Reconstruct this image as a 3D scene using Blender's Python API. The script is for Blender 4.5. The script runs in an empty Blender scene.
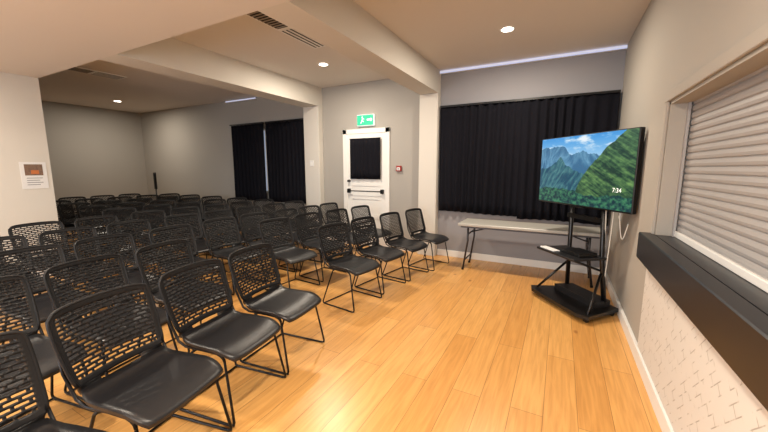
import bpy, math, random
from mathutils import Vector, Matrix, noise
random.seed(4)
S=bpy.context.scene
S.view_settings.view_transform='Standard'
S.view_settings.exposure=0.0

def lin(c):
    return tuple(((x/255)/12.92 if x/255<=0.04045 else ((x/255+0.055)/1.055)**2.4) for x in c)+(1,)

def mat(name,rgb,rough=0.6,metal=0.0,bump=0.0,bscale=60,var=0.04,emit=None,estr=0,spec=0.5):
    m=bpy.data.materials.new(name); m.use_nodes=True
    nt=m.node_tree; b=nt.nodes['Principled BSDF']
    b.inputs['Roughness'].default_value=rough
    b.inputs['Metallic'].default_value=metal
    b.inputs['Specular IOR Level'].default_value=spec
    tc=nt.nodes.new('ShaderNodeTexCoord')
    n=nt.nodes.new('ShaderNodeTexNoise'); n.inputs['Scale'].default_value=bscale; n.inputs['Detail'].default_value=3
    nt.links.new(tc.outputs['Object'],n.inputs['Vector'])
    mr=nt.nodes.new('ShaderNodeMapRange')
    mr.inputs['To Min'].default_value=1-var; mr.inputs['To Max'].default_value=1+var
    nt.links.new(n.outputs['Fac'],mr.inputs['Value'])
    mx=nt.nodes.new('ShaderNodeVectorMath'); mx.operation='SCALE'
    mx.inputs[0].default_value=lin(rgb)[:3]
    nt.links.new(mr.outputs['Result'],mx.inputs['Scale'])
    nt.links.new(mx.outputs['Vector'],b.inputs['Base Color'])
    if bump>0:
        bp=nt.nodes.new('ShaderNodeBump'); bp.inputs['Strength'].default_value=bump; bp.inputs['Distance'].default_value=0.01
        nt.links.new(n.outputs['Fac'],bp.inputs['Height']); nt.links.new(bp.outputs['Normal'],b.inputs['Normal'])
    if emit:
        b.inputs['Emission Color'].default_value=lin(emit); b.inputs['Emission Strength'].default_value=estr
    return m

M={}
M['wall']=mat('wall_paint_taupe',(160,156,150),0.85,bump=0.05,bscale=120,var=0.02)
M['wallgrey']=mat('wall_paint_grey',(144,143,147),0.85,bump=0.05,bscale=120,var=0.02)
M['wallR']=mat('wall_paint_warm',(166,160,151),0.8,bump=0.05,bscale=120,var=0.02)
M['cream']=mat('paint_cream',(208,204,196),0.75,bump=0.04,bscale=120,var=0.015)
M['ceil']=mat('ceiling_paint',(216,210,203),0.9,bump=0.03,bscale=90,var=0.015)
M['white']=mat('white_gloss_paint',(226,225,222),0.45,var=0.01)
M['black']=mat('black_plastic',(27,27,30),0.36,bump=0.08,bscale=400,var=0.06)
M['blackback']=mat('black_mesh_plastic',(18,18,21),0.5,var=0.06,spec=0.35)
M['frame']=mat('black_metal_rod',(28,28,30),0.35,metal=0.6,var=0.03)
M['curtain']=mat('black_curtain_fabric',(22,22,28),0.95,bump=0.3,bscale=300,var=0.15,spec=0.1)
M['ledge']=mat('black_counter',(24,24,28),0.35,var=0.05)
M['tabletop']=mat('grey_table_laminate',(172,170,164),0.4,var=0.05)
M['steel']=mat('table_leg_steel',(70,70,74),0.4,metal=0.7)
M['shutter']=mat('shutter_paint',(162,159,158),0.5,var=0.02)
M['tvblack']=mat('tv_bezel',(12,12,14),0.3)
M['dark']=mat('dark_recess',(30,27,25),0.9)
M['ventgrey']=mat('vent_metal',(150,140,130),0.6)
M['lamp']=mat('lamp_lens',(255,240,215),0.5,emit=(255,244,228),estr=12)
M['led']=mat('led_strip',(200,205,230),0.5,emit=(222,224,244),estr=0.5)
M['green']=mat('exit_green',(20,150,90),0.5,emit=(60,185,165),estr=0.8)
M['signwhite']=mat('sign_white',(240,240,240),0.5,emit=(240,255,250),estr=0.6)
M['red']=mat('alarm_red',(150,45,38),0.4)
M['glass']=mat('window_daylight',(180,190,205),0.3,emit=(190,205,230),estr=0.5)
M['paper']=mat('paper',(222,222,222),0.7)
M['photo']=mat('print_photo',(120,95,80),0.7,bscale=40,var=0.6)
M['orange']=mat('print_orange',(190,110,60),0.7)
M['ink']=mat('print_ink',(120,120,125),0.7)
M['cable']=mat('cable_white',(215,215,210),0.5)

# ---- floor material
def floor_mat():
    m=bpy.data.materials.new('oak_floor'); m.use_nodes=True; nt=m.node_tree; L=nt.links; b=nt.nodes['Principled BSDF']
    tc=nt.nodes.new('ShaderNodeTexCoord')
    mp=nt.nodes.new('ShaderNodeMapping'); mp.inputs['Rotation'].default_value=(0,0,math.radians(90))
    L.new(tc.outputs['Object'],mp.inputs['Vector'])
    br=nt.nodes.new('ShaderNodeTexBrick')
    br.inputs['Scale'].default_value=1; br.inputs['Brick Width'].default_value=2.1; br.inputs['Row Height'].default_value=0.19
    br.inputs['Mortar Size'].default_value=0.0018; br.inputs['Mortar Smooth'].default_value=0.3; br.inputs['Bias'].default_value=0
    br.offset=0.37; br.offset_frequency=2
    br.inputs['Color1'].default_value=lin((220,168,100)); br.inputs['Color2'].default_value=lin((206,150,82)); br.inputs['Mortar'].default_value=lin((144,98,52))
    L.new(mp.outputs['Vector'],br.inputs['Vector'])
    mp2=nt.nodes.new('ShaderNodeMapping'); mp2.inputs['Scale'].default_value=(14,0.9,1)
    L.new(tc.outputs['Object'],mp2.inputs['Vector'])
    n=nt.nodes.new('ShaderNodeTexNoise'); n.inputs['Scale'].default_value=3; n.inputs['Detail'].default_value=7; n.inputs['Distortion'].default_value=0.6
    L.new(mp2.outputs['Vector'],n.inputs['Vector'])
    cr=nt.nodes.new('ShaderNodeValToRGB'); cr.color_ramp.elements[0].position=0.3; cr.color_ramp.elements[0].color=(0.74,0.68,0.58,1)
    cr.color_ramp.elements[1].position=0.65; cr.color_ramp.elements[1].color=(1.05,1.05,1.05,1)
    L.new(n.outputs['Fac'],cr.inputs['Fac'])
    mx=nt.nodes.new('ShaderNodeMix'); mx.data_type='RGBA'; mx.blend_type='MULTIPLY'; mx.inputs[0].default_value=0.7
    L.new(br.outputs['Color'],mx.inputs[6]); L.new(cr.outputs['Color'],mx.inputs[7])
    # knots
    mp3=nt.nodes.new('ShaderNodeMapping'); mp3.inputs['Scale'].default_value=(3.4,1.7,1)
    L.new(tc.outputs['Object'],mp3.inputs['Vector'])
    v=nt.nodes.new('ShaderNodeTexVoronoi'); v.inputs['Scale'].default_value=1.0; v.inputs['Randomness'].default_value=1
    L.new(mp3.outputs['Vector'],v.inputs['Vector'])
    cr2=nt.nodes.new('ShaderNodeValToRGB'); cr2.color_ramp.elements[0].position=0.025; cr2.color_ramp.elements[0].color=(0.4,0.25,0.15,1)
    cr2.color_ramp.elements[1].position=0.085; cr2.color_ramp.elements[1].color=(1,1,1,1)
    L.new(v.outputs['Distance'],cr2.inputs['Fac'])
    mx2=nt.nodes.new('ShaderNodeMix'); mx2.data_type='RGBA'; mx2.blend_type='MULTIPLY'; mx2.inputs[0].default_value=0.85
    L.new(mx.outputs[2],mx2.inputs[6]); L.new(cr2.outputs['Color'],mx2.inputs[7])
    L.new(mx2.outputs[2],b.inputs['Base Color'])
    b.inputs['Roughness'].default_value=0.30
    bp=nt.nodes.new('ShaderNodeBump'); bp.inputs['Strength'].default_value=0.12; bp.inputs['Distance'].default_value=0.004
    L.new(n.outputs['Fac'],bp.inputs['Height']); L.new(bp.outputs['Normal'],b.inputs['Normal'])
    return m
M['floor']=floor_mat()

def relief_mat():
    m=bpy.data.materials.new('white_relief_panel'); m.use_nodes=True; nt=m.node_tree; L=nt.links; b=nt.nodes['Principled BSDF']
    tc=nt.nodes.new('ShaderNodeTexCoord')
    sp=nt.nodes.new('ShaderNodeSeparateXYZ'); cb=nt.nodes.new('ShaderNodeCombineXYZ')
    L.new(tc.outputs['Object'],sp.inputs[0]); L.new(sp.outputs['Y'],cb.inputs['X']); L.new(sp.outputs['Z'],cb.inputs['Y'])
    mp=nt.nodes.new('ShaderNodeMapping'); mp.inputs['Rotation'].default_value=(0,0,math.radians(45))
    L.new(cb.outputs[0],mp.inputs['Vector'])
    br=nt.nodes.new('ShaderNodeTexBrick'); br.inputs['Scale'].default_value=1; br.inputs['Brick Width'].default_value=0.10; br.inputs['Row Height'].default_value=0.05
    br.inputs['Mortar Size'].default_value=0.003; br.inputs['Mortar Smooth'].default_value=0.5
    L.new(mp.outputs['Vector'],br.inputs['Vector'])
    n=nt.nodes.new('ShaderNodeTexNoise'); n.inputs['Scale'].default_value=12; L.new(cb.outputs[0],n.inputs['Vector'])
    th=nt.nodes.new('ShaderNodeMapRange'); th.inputs['From Min'].default_value=0.5; th.inputs['From Max'].default_value=0.6
    L.new(n.outputs['Fac'],th.inputs['Value'])
    mu=nt.nodes.new('ShaderNodeMath'); mu.operation='MULTIPLY'; L.new(br.outputs['Fac'],mu.inputs[0]); L.new(th.outputs['Result'],mu.inputs[1])
    mx=nt.nodes.new('ShaderNodeMix'); mx.data_type='RGBA'; mx.inputs[6].default_value=lin((210,206,200)); mx.inputs[7].default_value=lin((168,162,153))
    L.new(mu.outputs[0],mx.inputs[0]); L.new(mx.outputs[2],b.inputs['Base Color'])
    bp=nt.nodes.new('ShaderNodeBump'); bp.invert=True; bp.inputs['Strength'].default_value=0.5; bp.inputs['Distance'].default_value=0.01
    L.new(mu.outputs[0],bp.inputs['Height']); L.new(bp.outputs['Normal'],b.inputs['Normal'])
    b.inputs['Roughness'].default_value=0.7
    return m
M['relief']=relief_mat()

# ---- mesh builder
class MB:
    def __init__(s): s.v=[];s.f=[];s.m=[];s.mats=[];s.sm=[]
    def mi(s,k):
        if k not in s.mats: s.mats.append(k)
        return s.mats.index(k)
    def add(s,vs,fs,k,smooth=False):
        o=len(s.v); s.v+= [tuple(v) for v in vs]; i=s.mi(k)
        for f in fs: s.f.append(tuple(a+o for a in f)); s.m.append(i); s.sm.append(smooth)
    def box(s,a,b,k,c=0.0):
        x0,y0,z0=a;x1,y1,z1=b
        if c<=0:
            s.add([(x0,y0,z0),(x1,y0,z0),(x1,y1,z0),(x0,y1,z0),(x0,y0,z1),(x1,y0,z1),(x1,y1,z1),(x0,y1,z1)],
             [(0,3,2,1),(4,5,6,7),(0,1,5,4),(1,2,6,5),(2,3,7,6),(3,0,4,7)],k)
        else:
            pts=[]
            import bmesh
            for sx in (0,1):
                for sy in (0,1):
                    for sz in (0,1):
                        X=(x0,x1)[sx];Y=(y0,y1)[sy];Z=(z0,z1)[sz]
                        dx=c*(1-2*sx);dy=c*(1-2*sy);dz=c*(1-2*sz)
                        pts+=[(X+dx,Y+dy,Z),(X+dx,Y,Z+dz),(X,Y+dy,Z+dz)]
            bm=bmesh.new()
            for p in pts: bm.verts.new(p)
            bmesh.ops.convex_hull(bm,input=bm.verts)
            bmesh.ops.dissolve_limit(bm,angle_limit=0.01,verts=bm.verts,edges=bm.edges)
            bm.verts.index_update()
            s.add([v.co[:] for v in bm.verts],[[v.index for v in f.verts] for f in bm.faces],k); bm.free()
    def tube(s,path,r,k,n=8,cap=True):
        P=[Vector(p) for p in path]
        prev=None
        vs=[];fs=[]
        for i,p in enumerate(P):
            if i==0:t=(P[1]-P[0])
            elif i==len(P)-1:t=P[-1]-P[-2]
            else:t=(P[i+1]-P[i]).normalized()+(P[i]-P[i-1]).normalized()
            t.normalize()
            if prev is None:
                a=Vector((0,0,1)) if abs(t.z)<0.9 else Vector((1,0,0))
                nrm=t.cross(a).normalized()
            else:
                nrm=(prev-t*prev.dot(t)).normalized()
            prev=nrm; bn=t.cross(nrm)
            for j in range(n):
                an=2*math.pi*j/n
                vs.append(p+nrm*r*math.cos(an)+bn*r*math.sin(an))
        for i in range(len(P)-1):
            for j in range(n):
                a=i*n+j;b2=i*n+(j+1)%n
                fs.append((a,b2,b2+n,a+n))
        if cap:
            fs.append(tuple(range(n))[::-1]); fs.append(tuple((len(P)-1)*n+j for j in range(n)))
        s.add(vs,fs,k,True)
    def cyl(s,c,r,h,k,axis='z',n=24,r2=None):
        r2=r if r2 is None else r2
        vs=[]
        for (hh,rr) in ((0,r),(h,r2)):
            for j in range(n):
                a=2*math.pi*j/n; u=rr*math.cos(a);w=rr*math.sin(a)
                if axis=='z':vs.append((c[0]+u,c[1]+w,c[2]+hh))
                elif axis=='y':vs.append((c[0]+u,c[1]+hh,c[2]-w))
                else:vs.append((c[0]+hh,c[1]+u,c[2]+w))
        s.add(vs,[tuple(range(n))[::-1],tuple(range(n,2*n))],k)
        s.add(vs,[(j,(j+1)%n,n+(j+1)%n,n+j) for j in range(n)],k,True)
    def sheet(s,nu,nv,fn,th,k,keep=None,smooth=True):
        A=[];B=[]
        for i in range(nu+1):
            for j in range(nv+1):
                p,n=fn(i,j); p=Vector(p);n=Vector(n).normalized()
                A.append(p+n*th/2);B.append(p-n*th/2)
        N=len(A); idx=lambda i,j:i*(nv+1)+j
        K=lambda i,j:(0<=i<nu and 0<=j<nv and (keep is None or keep(i,j)))
        fs=[];side=[]
        for i in range(nu):
            for j in range(nv):
                if not K(i,j): continue
                a,b,c,d=idx(i,j),idx(i+1,j),idx(i+1,j+1),idx(i,j+1)
                fs.append((a,b,c,d)); fs.append((a+N,d+N,c+N,b+N))
                if not K(i,j-1): side.append((a,a+N,b+N,b))
                if not K(i+1,j): side.append((b,b+N,c+N,c))
                if not K(i,j+1): side.append((c,c+N,d+N,d))
                if not K(i-1,j): side.append((d,d+N,a+N,a))
        o=len(s.v)
        s.add(A+B,fs,k,smooth)
        i2=s.mi(k)
        for f in side: s.f.append(tuple(a+o for a in f)); s.m.append(i2); s.sm.append(False)
    def mesh(s,name):
        me=bpy.data.meshes.new(name); me.from_pydata(s.v,[],s.f)
        for k in s.mats: me.materials.append(M[k])
        me.polygons.foreach_set('material_index',s.m); me.polygons.foreach_set('use_smooth',s.sm)
        me.update(); return me
    def obj(s,name,loc=(0,0,0),rz=0,parent=None):
        o=bpy.data.objects.new(name,s.mesh(name)); S.collection.objects.link(o)
        o.location=loc; o.rotation_euler=(0,0,rz)
        if parent: o.parent=parent
        return o
def B(name,a,b,k,c=0.0):
    m=MB(); m.box(a,b,k,c); return m.obj(name)

# ---- room dims
XR=0.645; YB=5.53; ZC=3.09; ZL=2.73; XL=-10.9; YF=-3.0; YP=2.01; XP=-6.38
B('floor',(XL-.2,YF-.2,-0.1),(XR+1.0,YB+.2,0),'floor')
m=MB()
m.box((XL-.2,YP-0.02,ZC),(XR+.3,YB+.2,ZC+.15),'ceil')
m.obj('ceiling')
m=MB(); m.box((XL-.2,YF-.2,ZL),(XR+.3,YP,ZC+.15),'ceil'); m.obj('ceiling_bulkhead')
B('wall_back',(XL-.2,YB,0),(XR+.3,YB+.2,ZC),'wall')
m=MB(); m.box((-1.85,YB-.012,0),(XR,YB,ZC),'wallgrey'); m.obj('wall_back_panel')
B('wall_left',(XL-.2,YF-.2,0),(XL,YB,ZC),'wall')
B('wall_partition',(XP-.2,YF,0),(XP,YP,ZL),'cream')
# rear wall with window opening
m=MB(); x0,x1=-5.2,-0.6
m.box((XL,YF-.2,0),(x0,YF,ZL),'cream'); m.box((x1,YF-.2,0),(XR+.3,YF,ZL),'cream')
m.box((x0,YF-.2,2.3),(x1,YF,ZL),'cream'); m.box((x0,YF-.2,0),(x1,YF,0.5),'cream')
m.obj('wall_front')
m=MB()
for i in range(5):
    x=x0+(x1-x0)*i/4; m.box((x-.03,YF-.14,.5),(x+.03,YF-.06,2.3),'white')
m.box((x0,YF-.14,.5),(x1,YF-.06,.56),'white'); m.box((x0,YF-.14,2.24),(x1,YF-.06,2.3),'white')
m.obj('window_3')
# right wall with opening (separate pieces)
oy0,oy1,oz0,oz1=0.6,3.08,1.0,1.98
B('wall_right_near',(XR,YF,0),(XR+.25,oy0,ZC),'wallR')
B('wall_right',(XR,oy1,0),(XR+.25,YB,ZC),'wallR')
B('wall_right_lower',(XR,oy0,0),(XR+.25,oy1,oz0),'wallR')
B('wall_right_upper',(XR,oy0,oz1),(XR+.25,oy1,ZC),'wallR')
B('wall_right_panel',(XR-.012,YF,0.09),(XR,3.15,0.835),'relief')
# trim around opening
m=MB()
m.box((XR-.02,oy0-.07,oz1),(XR+.0,oy1+.07,oz1+.07),'wallR',.004)
m.box((XR-.02,oy1,oz0+.034),(XR+.0,oy1+.07,oz1),'wallR',.004)
m.box((XR-.02,oy0-.07,oz0+.034),(XR+.0,oy0,oz1),'wallR',.004)
m.box((XR,oy1-.02,oz0),(XR+.13,oy1,oz1),'wallR'); m.box((XR,oy0,oz1-.02),(XR+.13,oy1,oz1),'wallR')
m.obj('trim_1')
# shutter
m=MB(); pitch=0.046; z=oz0+.07; zs=[]
while z<oz1-.03:
    zs.append(z); z+=pitch
prof=[]
for z in zs:
    prof+=[(0.0,z),(-0.009,z+.005),(-0.013,z+.020),(-0.009,z+.036),(0.0,z+.041)]
vs=[];fs=[]
for (dx,z) in prof:
    vs+=[(XR+.125+dx,oy0,z),(XR+.125+dx,oy1-.02,z)]
for i in range(len(prof)-1): fs.append((2*i,2*i+1,2*i+3,2*i+2))
m.add(vs,fs,'shutter')
m.box((XR+.10,oy0,oz0+.034),(XR+.14,oy1-.02,oz0+.075),'white',.004)
m.box((XR+.09,oy1-.05,oz0+.034),(XR+.105,oy1-.02,oz1-.02),'shutter')
m.obj('roller_shutter')
m=MB(); m.box((XR-.085,oy0-.1,.835),(XR-.0,3.15,1.034),'ledge',.006); m.obj('counter_ledge')
B('trim_sill',(XR,oy0,1.0),(XR+.14,oy1-.02,1.034),'ledge')
# pilasters / beams
B('wall_pilaster_1',(-2.17,YB-.14,0),(-1.85,YB,ZL),'cream',.006)
B('wall_pilaster_2',(-4.69,YB-.14,0),(-4.31,YB,ZL),'cream',.006)
B('ceiling_beam_1',(-2.17,YP,ZL),(-1.85,YB,ZC),'cream')
B('ceiling_beam_2',(-4.69,YP,ZL),(-4.31,YB,ZC),'cream')
# baseboards
bb=.11
B('baseboard_back',(-1.84,YB-.028,0),(XR,YB-.012,bb),'white',.003)
m=MB(); m.box((-4.31,YB-.016,0),(-3.82,YB,bb),'white'); m.box((-2.78,YB-.016,0),(-2.17,YB,bb),'white'); m.box((XL,YB-.016,0),(-4.69,YB,bb),'white')
m.obj('baseboard_back_2')
B('baseboard_right',(XR-.026,YF,0),(XR,YB-.03,bb),'white',.003)
B('baseboard_left',(XL,YF,0),(XL+.016,YB,bb),'white',.003)
B('baseboard_partition',(XP,YF,0),(XP+.016,YP,bb),'white',.003)
# cornice light along top of back wall
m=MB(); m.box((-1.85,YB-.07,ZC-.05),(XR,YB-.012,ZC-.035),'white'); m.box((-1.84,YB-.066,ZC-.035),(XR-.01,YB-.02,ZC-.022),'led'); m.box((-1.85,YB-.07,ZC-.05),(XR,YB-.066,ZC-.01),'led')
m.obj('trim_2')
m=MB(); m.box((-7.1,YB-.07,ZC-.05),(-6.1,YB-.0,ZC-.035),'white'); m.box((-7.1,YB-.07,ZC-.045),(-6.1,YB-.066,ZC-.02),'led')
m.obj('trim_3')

# curtains
def curtain(name,xa,xb,z0,z1,yc,seed,hem=0.0):
    m=MB(); rnd=random.Random(seed)
    n=int((xb-xa)/0.011); ph=rnd.random()*6; k=2*math.pi/0.115
    nz=10
    def fn(i,j):
        x=xa+(xb-xa)*i/n; t=j/nz
        w=k*(x-xa)+ph+1.4*math.sin(3.1*x+seed)+1.0*math.sin(9*x)
        amp=.030*(1-.45*t)+.010*math.sin(5*x+seed)
        y=yc+amp*math.sin(w+0.5*math.sin(2*t+x*4))
        z=z0+(z1-z0)*t
        if j==0: z+=hem*math.sin(3.3*x+seed)
        return (x,y,z),(0.0,-1,0)
    m.sheet(n,nz,fn,.004,'curtain')
    m.box((xa,yc-.03,z1-.005),(xb,yc+.03,z1+.025),'tvblack')
    return m.obj(name)
yc=YB-.08
curtain('curtain',-1.82,-.50,.79,2.50,yc,1,.012)
curtain('curtain',-.56,.615,.74,2.50,yc-.01,2,.015)
curtain('curtain',-6.98,-5.91,.77,2.50,yc+.015,3)
curtain('curtain',-5.83,-4.71,.77,2.50,yc+.015,4)
def window(name,xa,xb,za,zb,y):
    m=MB(); f=.05
    m.box((xa,y-.02,za),(xb,y,za+f),'white');m.box((xa,y-.02,zb-f),(xb,y,zb),'white')
    m.box((xa,y-.02,za),(xa+f,y,zb),'white');m.box((xb-f,y-.02,za),(xb,y,zb),'white')
    m.box(((xa+xb)/2-.02,y-.02,za),((xa+xb)/2+.02,y,zb),'white')
    m.box((xa+f,y-.008,za+f),(xb-f,y-.002,zb-f),'glass')
    m.obj(name)
window('window_1',-1.7,.5,.95,2.4,YB-.012)
window('window_2',-6.85,-4.95,.95,2.4,YB)

# door
m=MB(); dx0,dx1=-3.81,-2.79; y=YB; a=.085
m.box((dx0,y-.03,0),(dx0+a,y,2.25),'white',.004); m.box((dx1-a,y-.03,0),(dx1,y,2.25),'white',.004)
m.box((dx0,y-.03,2.25-a),(dx1,y,2.25),'white',.004)
s0,s1=dx0+a,dx1-a; yf=y-.018
m.box((s0,yf,.01),(s0+.11,y,2.165),'white'); m.box((s1-.11,yf,.01),(s1,y,2.165),'white')
for (za,zb) in ((2.05,2.165),(1.18,1.32),(.92,.98),(.55,.62),(.01,.2)):
    m.box((s0+.11,yf,za),(s1-.11,y,zb),'white')
m.box((s0+.11,y-.006,.2),(s1-.11,y,1.2),'white')
m.box((s0+.11,y-.006,1.32),(s1-.11,y,2.05),'glass')
m.tube([(s0+.06,y-.07,1.08),(s1-.06,y-.07,1.08)],.010,'frame'); 
m.box((s0+.03,y-.085,1.04),(s0+.08,y-.015,1.12),'frame',.005); m.box((s1-.08,y-.085,1.04),(s1-.03,y-.015,1.12),'frame',.005)
m.cyl((s0+.055,y-.07,1.27),.025,.06,'steel','y')
m.obj('door_1')
m=MB(); nn=60
def fnd(i,j):
    x=s0+.085+(s1-s0-.17)*i/nn; return (x,y-.05+.014*math.sin(x*62+math.sin(x*17)),1.31+.76*j/6),(0,-1,0)
m.sheet(nn,6,fnd,.003,'curtain'); m.tube([(s0+.08,y-.05,2.07),(s1-.08,y-.05,2.07)],.006,'frame')
m.obj('door_curtain')
# exit sign
m=MB(); ex=-3.28; m.box((ex-.18,YB-.06,2.30),(ex+.18,YB,2.50),'signwhite',.006); m.box((ex-.172,YB-.064,2.308),(ex+.172,YB-.06,2.492),'green')
yy=YB-.066
m.cyl((ex-.06,yy,2.455),.013,.003,'signwhite','y',12)
for q in ([(-.065,2.44),(-.045,2.44),(-.05,2.395),(-.07,2.395)],[(-.07,2.40),(-.05,2.40),(-.025,2.37),(-.04,2.365)],[(-.07,2.40),(-.055,2.40),(-.085,2.34),(-.10,2.345)],[(-.05,2.44),(-.05,2.43),(-.02,2.41),(-.018,2.42)],[(.04,2.42),(.12,2.42),(.12,2.39),(.04,2.39)],[(.12,2.445),(.155,2.405),(.155,2.404),(.12,2.365)]):
    vs=[(ex+p[0],yy+.001,p[1]) for p in q]; m.add(vs,[(0,1,2,3)],'signwhite')
m.obj('exit_sign')
m=MB(); m.box((-2.65,YB-.045,1.46),(-2.55,YB,1.56),'red',.006); m.box((-2.63,YB-.05,1.48),(-2.57,YB-.045,1.53),'paper'); m.cyl((-2.6,YB-.054,1.505),.014,.005,'ink','y',12)
m.obj('fire_alarm_call_point')
m=MB(); m.box((-4.55,YB-.15,1.55),(-4.45,YB-.14,1.67),'paper',.003); m.box((-4.53,YB-.154,1.58),(-4.51,YB-.15,1.64),'white');m.box((-4.49,YB-.154,1.58),(-4.47,YB-.15,1.64),'white')
m.obj('light_switch')
m=MB(); m.box((XR-.01,4.62,.93),(XR,4.74,1.05),'paper',.003); m.box((XR-.016,4.65,.97),(XR-.01,4.67,1.0),'ink'); m.box((XR-.016,4.69,.97),(XR-.01,4.71,1.0),'ink')
m.obj('wall_socket')
# poster
m=MB(); m.box((XP,1.70,1.24),(XP+.006,1.96,1.60),'paper'); m.box((XP+.006,1.74,1.42),(XP+.008,1.92,1.57),'photo'); m.box((XP+.006,1.80,1.44),(XP+.0085,1.88,1.49),'orange')
for i,z in enumerate((1.38,1.35,1.32,1.29)): m.box((XP+.006,1.75,z),(XP+.0075,1.91-.03*(i%2),z+.008),'ink')
m.obj('wall_poster')

# downlights
def downlight(x,y,z,e,warm=(1.0,.875,.715),size=.16):
    m=MB(); n=28
    m.cyl((0,0,-.006),.085,.006,'white',n=n); m.cyl((0,0,-.010),.062,.004,'lamp',n=n)
    o=m.obj('downlight',(x,y,z))
    l=bpy.data.lights.new('downlight_lamp','AREA'); l.shape='DISK'; l.size=size; l.energy=e; l.color=warm[:3]
    lo=bpy.data.objects.new('lamp_emitter',l); S.collection.objects.link(lo); lo.parent=o; lo.location=(0,0,-.02)
E=60
for (x,y,z,e) in [(-.65,4.25,ZC,E),(-3.32,4.31,ZC,E*.95),(-9.4,4.3,ZC,E*.75),
                  (-.65,.6,ZL,E*1.15),(-3.3,.55,ZL,E*.9),(-5.6,.4,ZL,E*.45),(-.9,-1.6,ZL,E*.9),(-3.3,-1.6,ZL,E*.6)]:
    downlight(x,y,z,e)
# daylight through the rear window
l=bpy.data.lights.new('daylight','AREA'); l.shape='RECTANGLE'; l.size=4.4; l.size_y=1.7; l.energy=180; l.color=(.86,.92,1.0)
lo=bpy.data.objects.new('daylight',l); S.collection.objects.link(lo); lo.location=(-2.9,YF-.3,1.4); lo.rotation_euler=(math.radians(90),0,0)
w=bpy.data.worlds.new('world'); S.world=w; w.use_nodes=True
w.node_tree.nodes['Background'].inputs[0].default_value=(.75,.85,1,1); w.node_tree.nodes['Background'].inputs[1].default_value=0.8

# vents
def vent(name,xc,y0,y1,wd,nslot):
    m=MB(); z=ZC
    m.box((xc-wd/2,y0,z-.012),(xc+wd/2,y1,z),'white',.003)
    L=(y1-y0-.06)
    k=nslot
    m.box((xc-wd/2+.03,y0+.03,z-.014),(xc+wd/2-.03,y0+.03+L*.42,z-.012),'dark')
    for i in range(10):
        yy=y0+.04+L*.42*i/10; m.box((xc-wd/2+.03,yy,z-.018),(xc+wd/2-.03,yy+.018,z-.012),'ventgrey')
    for i in range(k):
        xx=xc-wd/2+.04+(wd-.08)*i/(k-1); m.box((xx-.01,y0+.06+L*.45,z-.014),(xx+.01,y1-.03,z-.012),'dark')
    m.obj(name)
vent('air_vent',-2.85,2.5,3.7,.26,4)
vent('air_vent',-6.95,2.5,3.3,.3,4)

# ---- chair
def chair_mesh():
    m=MB()
    nu,nv=14,14
    def seat(i,j):
        u=2*i/nu-1; v=2*j/nv-1
        x=.02+.225*u*(1-.07*v**6); yv=.235*v*(1-.10*abs(u)**5)*(1+.02*u)
        z=.455-.012*(1-v*v)*(1-.6*u*u)
        if u>.3: z-=.045*((u-.3)/.7)**2
        if u<-.6: z+=.03*((-u-.6)/.4)**2
        return (x,yv,z),(0,0,1)
    m.sheet(nu,nv,seat,.016,'black')
    cols=52; rows=35
    hs=[]
    for j in range(rows):
        if j<3 or j>=rows-3: hs.append(1.0)
        elif j%2==1: hs.append(1.0)
        else: hs.append(1.0)
    tot=sum(hs); T=[0]
    for h in hs: T.append(T[-1]+h/tot)
    def backst(s,t):
        wv=.222+.018*math.sin(t*math.pi*.6)
        yv=wv*s*(1-.045*abs(2*t-1)**9)
        zt=.50+.36*t
        zt-= .016*abs(s)**8*(t**3) - .010*abs(s)**7*((1-t)**3)
        zt+=.006*(1-s*s)*t
        x=-.215-.085*t-.022*math.sin(t*math.pi*.5)-.035*(1-s*s)+.02
        return (x,yv,zt),(1,0,.25)
    def back(i,j): return backst(2*i/cols-1,T[j])
    def keep(i,j):
        if i<3 or i>=cols-3 or j<3 or j>=rows-3: return True
        if j%2==0: return True
        k=(j//2)%2
        return ((i-3+(3 if k else 0))%6)==5
    m.sheet(cols,rows,back,.009,'blackback',keep)
    rim=[]
    for j in range(0,rows+1,3): rim.append(back(0,j)[0])
    for i in range(2,cols,2): rim.append(back(i,rows)[0])
    rim.append(back(cols,rows)[0])
    for j in range(rows-1,-1,-3): rim.append(back(cols,j)[0])
    m.tube(rim,.0085,'blackback',6)
    def web(i,j):
        s=2*i/12-1; t=j/4
        p0=Vector(backst(s,0)[0]); p1=Vector((-.195,.205*s,.47))
        p=p0.lerp(p1,t); p.x-=.012*math.sin(t*math.pi); return p,(1,0,.6)
    m.sheet(12,4,web,.012,'black',lambda i,j: i<3 or i>=9 or j==3)
    r=.008
    for sg in (-1,1):
        path=[(-.28,.225*sg,.70),(-.25,.232*sg,.58),(-.19,.228*sg,.46),(-.14,.222*sg,.432),(.0,.215*sg,.43),(.10,.215*sg,.428),(.145,.217*sg,.415),(.158,.22*sg,.39)]
        m.tube(path,r,'frame',8)
        path=[(.12,.215*sg,.425),(.155,.218*sg,.40),(.225,.245*sg,.035),(.222,.247*sg,.016),(.20,.247*sg,.0095),(-.21,.247*sg,.0095),(-.232,.247*sg,.016),(-.234,.246*sg,.035),(-.10,.218*sg,.40),(-.06,.215*sg,.428)]
        m.tube(path,r,'frame',8)
    m.tube([(.13,-.215,.425),(.13,.215,.425)],r,'frame'); m.tube([(-.09,-.217,.42),(-.09,.217,.42)],r,'frame')
    m.tube([(-.222,-.247,.0095),(-.222,.247,.0095)],.007,'frame')
    return m.mesh('stacking_chair')
CM=chair_mesh()
def chair(bx,by,ang):
    o=bpy.data.objects.new('stacking_chair',CM); S.collection.objects.link(o)
    a=math.radians(ang)
    o.location=(bx+.32*math.cos(a),by+.32*math.sin(a),0); o.rotation_euler=(0,0,a)
for p in [(-1.90,.22,14),(-2.08,.776,11),(-2.18,1.32,8),(-2.25,1.865,6)]: chair(*p)
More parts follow.
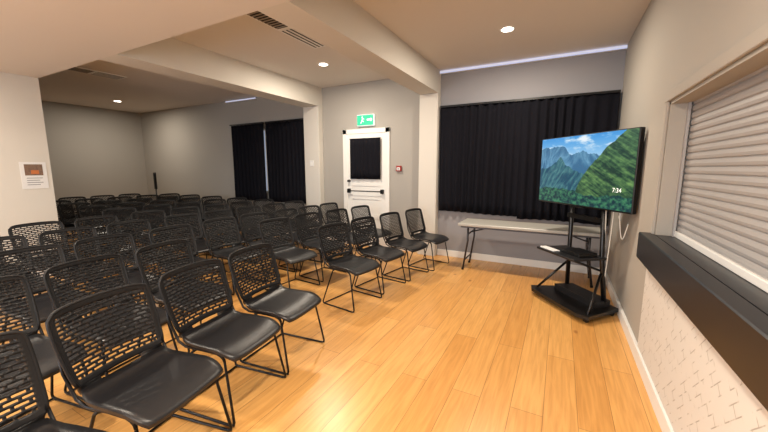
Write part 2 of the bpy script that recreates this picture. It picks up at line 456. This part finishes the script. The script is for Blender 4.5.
for p in [(-2.34,3.12,-8),(-2.30,3.72,-8),(-2.20,4.31,-9),(-2.07,4.90,-9)]: chair(*p)
for p in [(-2.93,.50,10),(-3.0,1.05,9),(-3.06,1.62,7)]: chair(*p)
for p in [(-3.25,3.10,-5),(-3.24,3.72,-6),(-3.14,4.30,-7),(-3.06,4.88,-8)]: chair(*p)
X=-3.92
for r in range(8):
    ys=[2.80,3.36,3.92,4.48,5.0]
    if X>-5.9: ys=[.98,1.54,2.14]+ys
    for y in ys:
        if X<-6 and y<2.6: continue
        if r==7 and y>4.9: continue
        xx=X+random.uniform(-.02,.02)
        chair(xx+.04*abs(y-3),y+random.uniform(-.015,.015),-3*(y-2.8)+random.uniform(-2,2))
    X-=.84

# ---- folding table
m=MB(); tx0,tx1,ty0,ty1,tz=-1.30,.52,4.80,5.36,.715
m.box((tx0,ty0,tz-.04),(tx1,ty1,tz),'tabletop',.008)
m.box((tx0+.04,ty0+.03,tz-.065),(tx1-.04,ty1-.03,tz-.04),'steel')
for sx,x in ((1,tx0+.14),(-1,tx1-.14)):
    for yv in (ty0+.07,ty1-.07):
        m.tube([(x,yv,tz-.06),(x+sx*.0,yv,.45),(x-sx*.06,yv,.02)],.014,'steel')
    m.tube([(x-sx*.035,ty0+.07,.16),(x-sx*.035,ty1-.07,.16)],.011,'steel')
    m.tube([(x,ty0+.07,.55),(x,ty1-.07,.55)],.011,'steel')
    m.tube([(x,(ty0+ty1)/2,.55),(x+sx*.34,(ty0+ty1)/2,tz-.055)],.009,'steel')
    for yv in (ty0+.07,ty1-.07): m.cyl((x-sx*.063,yv,0),.018,.03,'tvblack',n=12)
m.obj('folding_table')

# ---- TV
tvc=(.205,4.235,0); tvr=math.radians(-52)
E0=bpy.data.objects.new('television_on_stand',None); S.collection.objects.link(E0); E0.location=tvc; E0.rotation_euler=(0,0,tvr)
W,H,zc=1.34,.775,1.49
m=MB()
m.box((-W/2,-.035,zc-H/2),(W/2,.02,zc+H/2),'tvblack',.006)
m.box((-W/4,.02,zc-H/3),(W/4,.06,zc+H/4),'tvblack',.01)
m.box((-.10,-.038,zc-H/2-.012),(.10,-.0,zc-H/2),'tvblack')
m.obj('television_body',parent=E0)
nx,nz=420,236
g=.009
vs=[(-W/2+g+(W-2*g)*i/nx,-.0362,zc-H/2+.016+(H-.016-g)*j/nz) for j in range(nz+1) for i in range(nx+1)]
fs=[(j*(nx+1)+i,j*(nx+1)+i+1,(j+1)*(nx+1)+i+1,(j+1)*(nx+1)+i) for j in range(nz) for i in range(nx)]
me=bpy.data.meshes.new('screen'); me.from_pydata(vs,[],fs)
ca=me.color_attributes.new('picture','FLOAT_COLOR','POINT')
def mixc(a,b,t): t=max(0,min(1,t)); return tuple(a[k]*(1-t)+b[k]*t for k in range(3))
def fb(x,y,o=5):
    v=0;a=.5
    for k in range(o): v+=a*noise.noise((x,y,k*3.1)); x*=2.03;y*=2.03;a*=.58
    return v
def rg(x,y,o=5):
    v=0;a=.5
    for k in range(o): v+=a*(1-2.4*abs(noise.noise((x,y,k*5.7+2)))); x*=2.07;y*=2.0;a*=.6
    return v
def pic(u,v):
    sky=mixc((190,222,245),(60,150,222),(v-.6)/.4); c=mixc(sky,(232,242,250),fb(u*5,v*9)*2.6)
    r1=.88-.32*abs(u-.20)+.08*fb(u*9,1.3)-.1*math.exp(-((u-.40)/.06)**2)
    if v<r1:
        w=u*11+ (r1-v)*4*math.sin(u*7); s=rg(w,v*3)
        c=mixc((36,84,118),(130,178,200),s*1.0-.25); c=mixc(c,(100,165,215),.3)
    r2=.62-.55*abs(u-.26)+.09*fb(u*12,5.3)+.08*math.exp(-((u-.27)/.05)**2)
    if v<r2:
        s=rg(u*15-(v)*6,v*4+3); c=mixc((14,58,76),(110,158,140),s*1.0-.2); c=mixc(c,(50,130,175),.25)
    d=u-.46
    r3=-.1 if d<0 else .12+1.45*d**.62
    r3=min(r3+.04*fb(u*14,9.1),1.4) 
    if d>=0 and v<r3:
        s=rg(u*9+v*9,v*3+7,6); q=fb(u*22,v*22,4)
        c=mixc((14,46,32),(126,166,84),s*.95-.18+q*.6); c=mixc(c,(70,130,150),.12+.15*max(0,v-.4)); c=mixc(c,(8,40,32),(.28-v)*1.3)
    r4=.18+.08*fb(u*8,13)+.07*(1-u)*math.sin(u*6)
    if v<r4:
        q=fb(u*24,v*20,4); c=mixc((8,50,60),(64,128,92),.45+2.0*q)
    return c
for j in range(nz+1):
    for i in range(nx+1):
        ca.data[j*(nx+1)+i].color=lin(tuple(max(0,min(255,q)) for q in pic(i/nx,j/nz)))
sm=bpy.data.materials.new('tv_picture'); sm.use_nodes=True; nt=sm.node_tree; b=nt.nodes['Principled BSDF']
at=nt.nodes.new('ShaderNodeAttribute'); at.attribute_name='picture'
b.inputs['Base Color'].default_value=(.01,.01,.01,1); b.inputs['Roughness'].default_value=.25; b.inputs['Specular IOR Level'].default_value=.25
nt.links.new(at.outputs['Color'],b.inputs['Emission Color']); b.inputs['Emission Strength'].default_value=1.0
me.materials.append(sm); so=bpy.data.objects.new('television_screen',me); S.collection.objects.link(so); so.parent=E0
cu=bpy.data.curves.new('screen_clock','FONT'); cu.body='7:34'; cu.size=.06; cu.materials.append(M['signwhite'])
co=bpy.data.objects.new('screen_clock',cu); S.collection.objects.link(co); co.parent=E0; co.location=(.44,-.0375,zc-.20); co.rotation_euler=(math.radians(90),0,0)
# stand
m=MB()
def prism(pts,z0,z1,k):
    n=len(pts); m.add([(p[0],p[1],z0) for p in pts]+[(p[0],p[1],z1) for p in pts],[tuple(range(n))[::-1],tuple(range(n,2*n))]+[(i,(i+1)%n,n+(i+1)%n,n+i) for i in range(n)],k)
bx,by=.09,.05
prism([(p[0]+bx,p[1]+by) for p in [(-.46,-.32),(-.36,-.38),(.36,-.38),(.46,-.32),(.34,.14),(-.34,.14)]],.05,.085,'tvblack')
prism([(p[0]+bx,p[1]+by) for p in [(-.30,-.12),(.30,-.12),(.27,.10),(-.27,.10)]],.085,.15,'black')
for x,yv in ((-.40,-.29),(.40,-.29),(-.31,.09),(.31,.09)):
    x+=bx; yv+=by
    m.cyl((x-.012,yv,.027),.027,.024,'tvblack','x',16)
    m.box((x-.018,yv-.02,.027),(x+.018,yv+.02,.055),'tvblack')
for sg in (-1,1):
    m.tube([(sg*.27+bx*.9,.08,.13),(sg*.235+bx*.5,.075,.6),(sg*.21,.075,1.75)],.024,'tvblack',10)
    m.tube([(sg*.40+bx,-.23,.08),(sg*.25+bx*.7,.05,.42)],.014,'tvblack',8)
m.box((-.22,.05,1.22),(.22,.09,1.28),'tvblack'); m.box((-.22,.05,1.62),(.22,.09,1.68),'tvblack')
m.box((-.24,.05,.95),(.26,.09,1.0),'tvblack')
m.box((-.27,-.30,.575),(.33,.10,.60),'black',.006)
m.box((-.24,-.28,.60),(.0,-.20,.612),'paper',.003)
m.box((.02,-.20,.60),(.28,.02,.64),'tvblack',.004)
for sg in (-1,1): m.tube([(sg*.24+bx*.6,.07,.45),(sg*.27+.03,-.26,.575)],.012,'tvblack',8)
m.obj('stand',parent=E0)
m=MB()
def cat(p,q,sag,n=14):
    p=Vector(p);q=Vector(q); return [p.lerp(q,t/n)+Vector((0,0,-sag*math.sin(math.pi*t/n))) for t in range(n+1)]
m.tube(cat((.30,.05,1.15),(.27,.11,.65),0.0)[:],.006,'cable',6)
m.tube(cat((.40,.05,1.2),(.30,.10,.2),.12),.005,'cable',6)
m.tube(cat((.45,.05,1.2),(.50,.12,.98),.25),.005,'cable',6)
m.obj('cables',parent=E0)

# slim column speaker in far room
m=MB(); m.cyl((0,0,0),.14,.025,'tvblack'); m.tube([(0,0,.025),(0,0,1.0)],.018,'tvblack'); m.box((-.03,-.03,.95),(.03,.03,1.40),'tvblack',.01)
m.obj('column_speaker',(-9.75,5.15,0))

# ---- camera
cd=bpy.data.cameras.new('camera'); cd.sensor_width=36; cd.lens=333/768*36; cd.clip_start=.02
c=bpy.data.objects.new('camera',cd); S.collection.objects.link(c); c.location=(0,0,1.52); c.rotation_euler=(math.radians(90-8.2),0,math.radians(27.8))
S.camera=c
